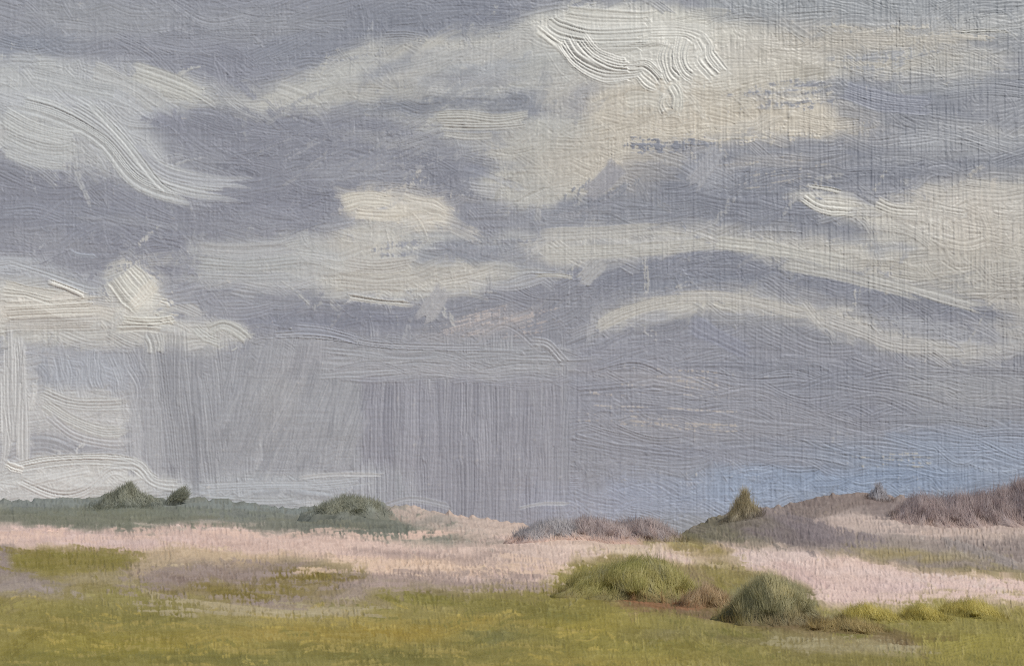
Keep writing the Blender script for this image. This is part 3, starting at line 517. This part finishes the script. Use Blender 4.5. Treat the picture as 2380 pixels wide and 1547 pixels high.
def paint_material(name, rough, spec, scale):
    m = bpy.data.materials.new(name); m.use_nodes = True
    n = m.node_tree; b = n.nodes['Principled BSDF']
    a = n.nodes.new('ShaderNodeAttribute'); a.attribute_name = 'pigment'
    tc = n.nodes.new('ShaderNodeTexCoord'); ns = n.nodes.new('ShaderNodeTexNoise')
    ns.inputs['Scale'].default_value = scale; ns.inputs['Detail'].default_value = 6
    n.links.new(tc.outputs['Object'], ns.inputs['Vector'])
    mr = n.nodes.new('ShaderNodeMapRange'); mr.inputs[1].default_value = 0.3; mr.inputs[2].default_value = 0.7
    mr.inputs[3].default_value = 0.95; mr.inputs[4].default_value = 1.05
    n.links.new(ns.outputs['Fac'], mr.inputs[0])
    mx = n.nodes.new('ShaderNodeVectorMath'); mx.operation = 'SCALE'
    n.links.new(a.outputs['Color'], mx.inputs[0]); n.links.new(mr.outputs[0], mx.inputs['Scale'])
    n.links.new(mx.outputs[0], b.inputs['Base Color'])
    r2 = n.nodes.new('ShaderNodeMapRange'); r2.inputs[3].default_value = rough-0.08; r2.inputs[4].default_value = rough+0.08
    n.links.new(ns.outputs['Fac'], r2.inputs[0]); n.links.new(r2.outputs[0], b.inputs['Roughness'])
    b.inputs['Specular IOR Level'].default_value = spec
    return m
M_SKY = paint_material('sky_paint', 0.5, 0.25, 0.4)
M_CLOUD = paint_material('cloud_paint', 0.45, 0.3, 0.4)
M_LAND = paint_material('land_paint', 0.65, 0.08, 3.0)
M_LEAF = paint_material('leaf_paint', 0.6, 0.15, 4.0)
_n = M_LEAF.node_tree; _b = _n.nodes['Principled BSDF']; _t = _n.nodes.new('ShaderNodeBsdfTranslucent'); _m = _n.nodes.new('ShaderNodeMixShader')
_m.inputs[0].default_value = 0.55
_n.links.new(_b.inputs['Base Color'].links[0].from_socket, _t.inputs['Color'])
_n.links.new(_b.outputs[0], _m.inputs[1]); _n.links.new(_t.outputs[0], _m.inputs[2]); _n.links.new(_m.outputs[0], _n.nodes['Material Output'].inputs[0])
M_BARK = paint_material('bark', 0.7, 0.2, 12.0)

def tag(o, label, cat=None, group=None, kind=None):
    o['label'] = label
    if cat: o['category'] = cat
    if group: o['group'] = group
    if kind: o['kind'] = kind
    return o

# ------------------------------------------------------------------ sky sheet
K_SKY = 1.0
def spread(lo, hi, step, far, n):
    e = np.concatenate([np.full(130, 6.0), np.geomspace(8, far, n)])
    return np.concatenate([lo-np.cumsum(e)[::-1], np.arange(lo, hi+step*0.5, step), hi+np.cumsum(e)])
us = spread(-45, 2425, STEP, 900, 26)
vs = np.concatenate([-45-np.cumsum(np.concatenate([np.full(70, 6.0), np.geomspace(8, 500, 18)]))[::-1], np.arange(-45, 1285, STEP), 1285+np.cumsum(np.geomspace(STEP, 60, 6))])
UU, VV = np.meshgrid(us, vs)
hs = sky.sample(sky.h, UU, VV); cs = sky.sample(sky.C, UU, VV)
inside = (UU > -50) & (UU < 2430) & (VV > -50)
hs = np.where(inside, hs, hs*0.5)
PX = SKY_Y/F
def sky_points(U, V, fwd):
    far = np.maximum(0, np.abs((U-CU)*PX)-420)/1000.0            # the wings curve round towards the viewer
    y = SKY_Y-fwd-np.minimum(300*far*far, 650)
    return at(U, V, y)
so_ = grid_mesh('sky', sky_points(UU, VV, hs*PX*K_SKY), lin(cs)/E_SKY, M_SKY)
tag(so_, 'grey violet rain sky turning blue low on the right', kind='structure')

# clouds: thick banks standing out from the sky
LAB = {
 'sweep': ('pale grey cloud with a long sweeping S-shaped tail, upper left', 4.0),
 'high': ('broad cream cloud spread across the top centre behind the white heap', 4.0),
 'impasto': ('brightest white cloud heaped in thick ridged strokes at the top', 7.0),
 'puff': ('small bright cream puff of cloud alone in the dark middle sky', 6.0),
 'middle': ('flat grey cloud band with ridged lower edge under the small cream puff', 4.0),
 'right': ('long cream cloud bank widening to the right edge above the dark arch', 4.0),
 'arch': ('thin pale arched cloud just below the dark arch on the right', 4.0),
 'lowleft': ('white lumpy cloud with a domed head above the rain on the left edge', 6.0),
 'bank': ('pale swirling cloud bank resting on the far left ridge', 5.0)}
def box_grid(pts, pad):
    p = np.array(pts); u0, v0 = np.maximum(p.min(0)-pad, [-45, -45]); u1, v1 = np.minimum(p.max(0)+pad, [2425, 1285])
    return np.meshgrid(np.arange(u0, u1, STEP), np.arange(v0, v1, STEP))
def relief_body(key, name, depth):
    U, V = box_grid(CL[key], 20)
    wu = 10*np.sin(U/37+V/53)+6*np.sin(U/17-V/23); wv = 8*np.sin(U/41-V/29)+5*np.sin(V/13+U/31)
    _, sd = sky.mask_poly(CL[key], 10, U+wu, V+wv)
    t = np.clip((sd+8)/150, 0, 1); bulge = 0.42*depth*(t*t*(3-2*t))-0.3
    keep = sd > -8
    h = sky.sample(sky.h, U, V); c = sky.sample(sky.C, U, V)
    P = sky_points(U, V, h*PX*K_SKY+bulge); Bk = sky_points(U, V, np.full(U.shape, -6.0)-bulge)
    return grid_mesh(name, P, lin(c)/E_SKY, M_CLOUD, keep, Bk)
for k, (lab, dep) in LAB.items():
    tag(relief_body(k, 'cloud', dep), lab, 'cloud', 'clouds in the grey sky')
tag(relief_body('rain', 'rain_curtain', 2.0), 'grey curtain of falling rain in upright streaks under the middle clouds', 'rain', kind='stuff')

# ------------------------------------------------------------------ land
def top_of(pts, jag, seed):
    p = np.array(pts, float); r = np.random.default_rng(seed)
    kx = np.arange(-9000, 12000, 9.0); kn = r.standard_normal(len(kx))*jag
    sx_ = np.arange(-3000, 5000, 6.0); sy_ = np.interp(sx_, p[:, 0], p[:, 1]); ker = np.hanning(21); ker /= ker.sum()
    sy_ = np.convolve(np.pad(sy_, 10, mode='edge'), ker, mode='valid')
    f = lambda u, rough=0.0: np.interp(u, sx_, sy_)+rough*np.interp(u, kx, kn)
    return f
crest = top_of([(-3000, 1228), (0, 1228), (200, 1238), (420, 1214), (600, 1232), (800, 1250), (960, 1262), (1100, 1256), (1200, 1240), (1300, 1232), (1400, 1242), (1500, 1254), (1700, 1268), (1900, 1275), (2000, 1292), (2150, 1306), (2380, 1345), (2600, 1350), (5000, 1300)], 1.2, 1)
def gdist(u, v):
    vg = crest(u); t = np.clip((v-vg)/(1547-vg), 0, 1)
    dc = 92+12*np.sin(u/500.0)
    return dc*(18.0/dc)**(t**0.82)
K_LAND = 1.0
def land_block(name, topf, bottomf, distf, back, label, rows, near=False):
    us_ = spread(-45, 2425, STEP, 700, 22)
    t = np.linspace(0, 1, rows)[:, None]
    U = np.broadcast_to(us_[None], (rows, len(us_)))
    vt = topf(us_)[None]; V = vt+(bottomf(us_)[None]-vt)*t+(topf(us_, 1.0)-topf(us_))[None]*np.clip(1-t*rows/6, 0, 1)
    d = distf(U, V, t)
    P = at(U, V, d)
    h = land.sample(land.h, U, V); c = land.sample(land.C, U, V)
    P[..., 2] += h*d/F*K_LAND
    # far side, falling away behind the crest
    ext = []; ce = []
    for k, (dy, dz) in enumerate(back):
        q = P[0].copy(); q[:, 0] *= (q[:, 1]+dy)/q[:, 1]; q[:, 1] += dy; q[:, 2] = dz if k == len(back)-1 else q[:, 2]*0.6+dz*0.4
        ext.insert(0, q); ce.insert(0, c[0])
    P = np.concatenate([np.array(ext), P]); c = np.concatenate([np.array(ce), c])
    if near:
        ext = []
        for y in (16.5, 14, 10, 5, -10, -60):
            q = P[-1].copy(); q[:, 1] = y; q[:, 2] = P[-1, :, 2]*0.3-0.05*0.7+0.0*q[:, 2]; ext.append(q)
        P = np.concatenate([P, np.array(ext)]); c = np.concatenate([c, np.repeat(c[-1:], len(ext), 0)])
    o = grid_mesh(name, P, lin(c)/E_LAND, M_LAND)
    return tag(o, label, kind='structure')
land_block('ground', crest, lambda u: u*0+1600.0, lambda U, V, t: np.where(V < 1547, gdist(U, V), 18.0*774/(774+(V-1547)*5)), [(12, 0), (40, -1.5), (700, -2.0)], 'olive meadow running up to pale pink dune sand', 250, True)
hill_l = top_of([(-3000, 1150), (0, 1164), (90, 1158), (180, 1161), (240, 1152), (300, 1143), (350, 1154), (400, 1157), (450, 1152), (560, 1168), (640, 1176), (700, 1184), (735, 1176), (790, 1156), (850, 1158), (900, 1176), (960, 1176), (1050, 1195), (1150, 1207), (1220, 1218), (1320, 1250), (1420, 1290), (1600, 1330), (5000, 1330)], 3.0, 2)
land_block('hill', hill_l, lambda u: np.maximum(hill_l(u)+4, 1300.0), lambda U, V, t: 190-85*t+0*U, [(25, 2), (120, -2)], 'dark grey green heath ridge ending in a peach dune on the left', 80)
hill_r = top_of([(-3000, 1340), (1400, 1330), (1520, 1275), (1570, 1248), (1620, 1216), (1680, 1194), (1740, 1180), (1850, 1168), (1900, 1152), (2000, 1144), (2100, 1156), (2200, 1168), (2380, 1168), (5000, 1150)], 3.0, 3)
land_block('hill', hill_r, lambda u: np.maximum(hill_r(u)+4, 1360.0), lambda U, V, t: 165-70*t+0*U, [(25, 2), (120, -2)], 'mauve heather hill with pale sand patches on the right', 110)

# ------------------------------------------------------------------ trees and shrubs
LEAF_GAIN = 2.5
def stem_mesh(p0, p1, r0, r1, wig):
    n, m = 7, 6; P = []
    for i in range(n):
        t = i/(n-1); c = p0*(1-t)+p1*t+np.array([wig*math.sin(3*t+1), wig*math.cos(4*t), 0])*t
        for j in range(m):
            a = 2*math.pi*j/m; rr = r0*(1-t)+r1*t
            P.append(c+np.array([math.cos(a)*rr, math.sin(a)*rr, 0]))
    q = [[i*m+j, i*m+(j+1) % m, (i+1)*m+(j+1) % m, (i+1)*m+j] for i in range(n-1) for j in range(m)]
    return np.array(P), np.array(q)
def plant(name, label, cat, d, u0, u1, vt, vb, pal, n, ln=(14, 30), wd=(1.3, 3.0), lean=0.0, shape='dome', up=0.7, group=None, stems=4, fuzz=1.0, sink=5, core=0.72):
    uc = (u0+u1)/2; fn = d; d = fn(uc, vb)
    s = d/F; base = at(uc, vb, d); r = rng; sink = 0
    pa, pb = at(uc, vb-5, fn(uc, vb-5)), at(uc, vb+5, fn(uc, vb+5)); slope = (pa[2]-pb[2])/(pa[1]-pb[1])
    pl, pr = at(u0, vb, fn(u0, vb)), at(u1, vb, fn(u1, vb)); tilt = ((pr[2]-pl[2])-slope*(pr[1]-pl[1]))/(pr[0]-pl[0])
    root = bpy.data.objects.new(name, None); root.location = base; root.empty_display_size = 0.3; COL.objects.link(root)
    tag(root, label, cat, group)
    Wd = (u1-u0)*s/2*(0.82 if shape == 'dome' else 0.9); Ht = (vb+sink-vt)*s*core*(1.12 if shape == 'dome' else 1.0)
    pal = np.array(pal, float)
    nz, na = int(np.clip((vb-vt)/1.7, 24, 90)), int(np.clip((u1-u0)/0.85, 90, 300))
    k0 = int(r.integers(1e6))
    ph = r.uniform(0, 6.28, 8)
    tuft = vnoise(3, na, 9, 4.0, k0)[0]*0.6+vnoise(3, na, 9, 11, k0+1)[0]+vnoise(3, na, 9, 28, k0+2)[0]*1.3    # ragged tips round the crown
    tuft[-1] = tuft[0]
    def body(z, ai):
        a = ai/(na-1)*2*math.pi
        if shape == 'dome': prof = np.clip(1-z**2.5, 0, 1)**0.6*(1+0.38*np.clip(1-z/0.34, 0, 1)**2)
        elif shape == 'cone': prof = np.clip(1-z, 0, 1)**0.85
        else: prof = 0.8*np.sqrt(np.clip(1-z**3.5, 0, 1))*(0.82+0.3*z)
        tf = np.interp(ai, np.arange(na), tuft)
        lump = 1+0.13*np.sin(a*3+ph[0])+0.09*np.sin(a*5+z*6+ph[1])+0.05*np.sin(a*9-z*9+ph[2])+0.05*tf*z
        x = np.cos(a)*prof*Wd*lump+lean*z*Ht+0.10*Wd*np.sin(z*5+ph[3])*z
        y = np.sin(a)*prof*Wd*(1.1 if shape == 'dome' else 0.7)*lump
        zz = z*Ht*(0.90+0.07*np.sin(a*2+ph[4])+0.05*np.sin(a*4+ph[5])+(0.11 if shape == 'dome' else 0.05)*tf*z)
        return np.stack([x, y, zz+y*slope+x*tilt-np.where(z < 0.004, (0.6 if cat == 'tree' else 0.22)*Ht, 0)], -1)
    Z = (np.linspace(0, 1, nz)**0.85)[:, None]*np.ones((1, na)); AI = np.arange(na)[None]*np.ones((nz, 1))
    P = body(Z, AI)
    e = 1e-2
    du = body(Z, AI+0.5)-body(Z, AI-0.5); dz = body(np.clip(Z+e, 0, 1), AI)-body(np.clip(Z-e, 0, 1), AI)
    N = np.cross(du, dz); N /= np.linalg.norm(N, axis=-1, keepdims=True)+1e-9
    br = vnoise(nz, na, 14, 3.2, k0+5)*0.8+vnoise(nz, na, 22, 6, k0+6)+vnoise(nz, na, 5, 5, k0+7)*0.6            # bristle marks running up the crown
    br[:, -1] = br[:, 0]
    P = P+N*(br*1.5*s)[..., None]
    mix = np.clip(0.5+0.34*vnoise(nz, na, 16, 26, k0+8)+0.28*vnoise(nz, na, 9, 8, k0+9)+0.14*br, 0, 0.999)*(len(pal)-1)
    mi = np.minimum(mix.astype(int), len(pal)-2); f = (mix-mi)[..., None]
    cc = pal[mi]*(1-f)+pal[mi+1]*f
    bu = uc+P[..., 0]/s; g0 = land.sample(land.C, bu, np.full(bu.shape, vb+4.0)); kz = np.clip(1-Z/0.3, 0, 1)[..., None]*0.75
    cc = cc*(1-kz)+g0*kz; gn = LEAF_GAIN*(1-kz)+1.45*kz
    idx = np.arange(nz*na).reshape(nz, na)
    q0 = np.stack([idx[:-1, :-1], idx[:-1, 1:], idx[1:, 1:], idx[1:, :-1]], -1).reshape(-1, 4)
    # leaf strokes lying on the crown and breaking its outline
    m = int(n*2.6); zi = (r.random(m)**0.8)*0.97; ai = r.random(m)*(na-1)
    sp = body(zi, ai); d1 = body(zi, ai+0.5)-body(zi, ai-0.5); d2 = body(np.clip(zi+e, 0, 1), ai)-body(np.clip(zi-e, 0, 1), ai)
    nn = np.cross(d1, d2); nn /= np.linalg.norm(nn, axis=1)[:, None]+1e-9
    d2 /= np.linalg.norm(d2, axis=1)[:, None]+1e-9
    dr = d2*up+np.array([lean*0.6, 0, 0.5*up])+nn*0.34*fuzz+r.standard_normal((m, 3))*0.28; dr /= np.linalg.norm(dr, axis=1)[:, None]
    L_ = r.uniform(*ln, m)*s*(0.75+0.55*zi); Wb = r.uniform(*wd, m)*s*0.25
    ii = np.clip((zi**(1/0.85)*(nz-1)).astype(int), 0, nz-1); jj = np.clip(ai.astype(int), 0, na-1)
    bc = cc[ii, jj]+r.standard_normal((m, 1))*7
    side = np.cross(dr, nn); side /= np.linalg.norm(side, axis=1)[:, None]+1e-9
    # low growth round the foot, in the colours of the turf
    k = m//4; ra = r.random(k)*2*math.pi; rr = r.uniform(0.8, 1.3, k)
    sp[:k] = np.stack([np.cos(ra)*rr*Wd, np.sin(ra)*rr*Wd*0.9, np.full(k, 0.02*Ht)], 1); sp[:k, 2] += sp[:k, 1]*slope+sp[:k, 0]*tilt-0.02*Ht
    dr[:k] = np.stack([r.normal(0.1, .3, k), r.normal(0, .2, k), r.uniform(.5, 1, k)], 1); dr[:k] /= np.linalg.norm(dr[:k], axis=1)[:, None]
    nn[:k] = np.array([0.2, -0.6, 0.75]); side[:k] = np.cross(dr[:k], nn[:k]); L_[:k] *= 0.55
    bc[:k] = land.sample(land.C, uc+sp[:k, 0]/s, vb-sp[:k, 1]*slope/s)+r.standard_normal((k, 1))*6
    pts = []
    for t, w_ in zip((0, .33, .68, 1.0), (0.5, 1.0, 0.8, 0.12)):
        c = sp+nn*(0.8*s)+dr*((t-0.25)*L_)[:, None]
        pts += [c-side*(Wb*w_)[:, None], c+side*(Wb*w_)[:, None]]
    bp = np.stack(pts, 1).reshape(-1, 3); bb = (np.arange(m)*8)[:, None]+nz*na
    bq = np.concatenate([bb+np.array([[0, 1, 3, 2]]), bb+np.array([[2, 3, 5, 4]]), bb+np.array([[4, 5, 7, 6]])])
    allp = np.concatenate([P.reshape(-1, 3), bp]); allq = np.concatenate([q0, bq]); bg_ = gn[ii, jj]; bg_[:m//4] = 1.12
    allc = np.concatenate([cc.reshape(-1, 3), np.repeat(bc, 8, 0)]); allg = np.concatenate([gn.reshape(-1, 1), np.repeat(bg_, 8, 0)])
    if stems or True:
        cr = quads('crown', allp, allq, allg*lin(np.clip(allc, 20, 250))/E_LAND, M_LEAF); cr.parent = root
    for i in range(max(stems, 1)):
        a = r.uniform(-1, 1) if stems > 1 else 0.1; h = Ht*r.uniform(0.5, 0.75)
        p0 = np.array([a*Wd*0.3, -Wd*0.2, -0.12*Ht]); p1 = np.array([a*Wd*0.5*(0.3 if shape == 'cone' else 1)+lean*h, 0, h])
        Pq, q = stem_mesh(p0, p1, Ht*0.03, Ht*0.01, Wd*0.05)
        o = quads('trunk' if cat == 'tree' else 'stem', Pq, q, np.tile(lin((98, 84, 68))/E_LAND, (len(Pq), 1)), M_BARK); o.parent = root
    return root

dl = lambda u, v: float(np.interp((v-hill_l(u))/(1300-hill_l(u)), [0, 1], [190, 105]))
dr_ = lambda u, v: float(np.interp((v-hill_r(u))/(1360-hill_r(u)), [0, 1], [165, 95]))
gd = lambda u, v: float(gdist(np.array(float(u)), np.array(float(v))))
GRN = [(112, 111, 70), (120, 117, 78), (128, 123, 84), (120, 118, 96), (134, 127, 92)]
DGN = [(110, 109, 86), (118, 116, 94), (126, 122, 97), (138, 132, 102)]
RUS = [(118, 103, 82), (124, 111, 88), (134, 119, 98), (122, 112, 84)]
plant('shrub', 'widest rounded olive green shrub in front of the pink sand', 'shrub', gd, 1312, 1640, 1280, 1385, GRN, 3400, (18, 46), lean=0.08, up=0.75, core=0.58, fuzz=1.5)
plant('shrub', 'low brown shrub between the two larger green shrubs', 'shrub', gd, 1570, 1700, 1352, 1408, RUS, 1000, (14, 36), lean=0.1, up=0.8, core=0.55)
plant('shrub', 'rounded grey green bristly shrub just right of the low brown shrub', 'shrub', gd, 1685, 1900, 1312, 1445, DGN, 3000, (20, 50), lean=-0.05, up=0.85, shape='dome', core=0.58, fuzz=1.5)
BR = [(112, 98, 68), (124, 112, 78), (104, 96, 70)]
plant('shrub', 'low dark straggling shrub at the right foot of the rounded grey green shrub', 'shrub', gd, 1870, 2060, 1440, 1464, BR, 700, (12, 30), up=0.35, stems=3, core=0.5)
TF = [(134, 127, 76), (142, 135, 86), (128, 121, 70), (150, 142, 100)]
for (u0, u1, vt, vb, lab) in [(1945, 2085, 1398, 1440, 'low olive grass tussock nearest the grey green shrub at the sand edge'), (2085, 2200, 1402, 1440, 'olive grass tussock second of three along the sand edge'), (2180, 2330, 1382, 1432, 'tallest pale grass tussock at the right end of the sand edge')]:
    plant('grass_tussock', lab, 'grass tussock', gd, u0, u1, vt, vb, TF, 1000, (16, 40), (1.0, 2.2), 0.15, up=1.0, group='grass tussocks along the sand edge', stems=0, core=0.4)
# trees on the ridges
DK = [(108, 110, 99), (113, 115, 106), (106, 107, 95), (117, 120, 113)]
plant('pointed_tree', 'dark pointed tree standing up from the left ridge', 'tree', dl, 215, 370, 1122, 1172, DK, 1300, (10, 24), (1.2, 2.6), shape='cone', core=0.85, stems=1, up=0.55)
plant('leaning_tree', 'slanting dark tree leaning right beside the pointed tree', 'tree', dl, 372, 420, 1130, 1172, DK, 420, (10, 26), (1.4, 3), lean=0.75, shape='column', stems=1, up=0.5)
plant('round_tree', 'rounded dark tree clump farther right on the left ridge', 'tree', dl, 725, 900, 1146, 1190, DK, 1300, (10, 24), (1.2, 2.6), stems=1, up=0.3, core=0.62)
MD = [(124, 116, 116), (132, 124, 122), (118, 112, 112), (138, 124, 120)]
for (u0, u1, vt, lab) in [(1195, 1340, 1200, 'low grey thicket nearest the peach dune in the middle distance'), (1300, 1460, 1192, 'mauve thicket in the middle of the distant row of thickets'), (1420, 1570, 1196, 'dark plum thicket at the right end of the distant row')]:
    plant('thicket', lab, 'thicket', gd, u0-15, u1+20, vt, 1252, MD if u0 > 1200 else [(118, 117, 119), (126, 125, 127), (134, 129, 128)], 1300, (12, 30), (1.2, 2.6), core=0.6, group='thickets behind the sand', up=0.5, stems=2)
WN = [(122, 116, 96), (132, 126, 106), (112, 106, 88), (140, 134, 118)]
plant('windswept_tree', 'lone windswept peaked tree on the left shoulder of the mauve hill', 'tree', dr_, 1675, 1770, 1128, 1205, WN, 700, (16, 40), (1.0, 2.2), lean=0.16, shape='cone', core=0.66, stems=1, up=0.75)
plant('thin_tree', 'faint thin tree on top of the mauve hill', 'tree', dr_, 2010, 2075, 1112, 1160, [(132, 133, 138), (128, 127, 130), (138, 141, 148)], 220, (14, 28), (1.2, 2.4), shape='cone', core=0.5, stems=1, up=0.9)
PL = [(122, 113, 112), (118, 109, 109), (128, 120, 119), (132, 127, 131)]
row = [(2070, 2230, 1150, 'shortest tree at the left end of the plum tree row'), (2130, 2310, 1142, 'second tree from the left in the plum tree row'), (2200, 2370, 1140, 'middle tree of the plum tree row on the hill'), (2260, 2410, 1128, 'tree just left of the tallest tree in the plum row'), (2310, 2470, 1092, 'tallest plum grey tree at the right edge of the photo')]
for u0, u1, vt, lab in row:
    plant('plum_tree', lab, 'tree', dr_, u0, u1, vt, 1208, PL, 1500, (18, 46), (1.0, 2.4), shape='dome', core=0.6, stems=1, up=0.85, group='row of plum grey trees on the hill')
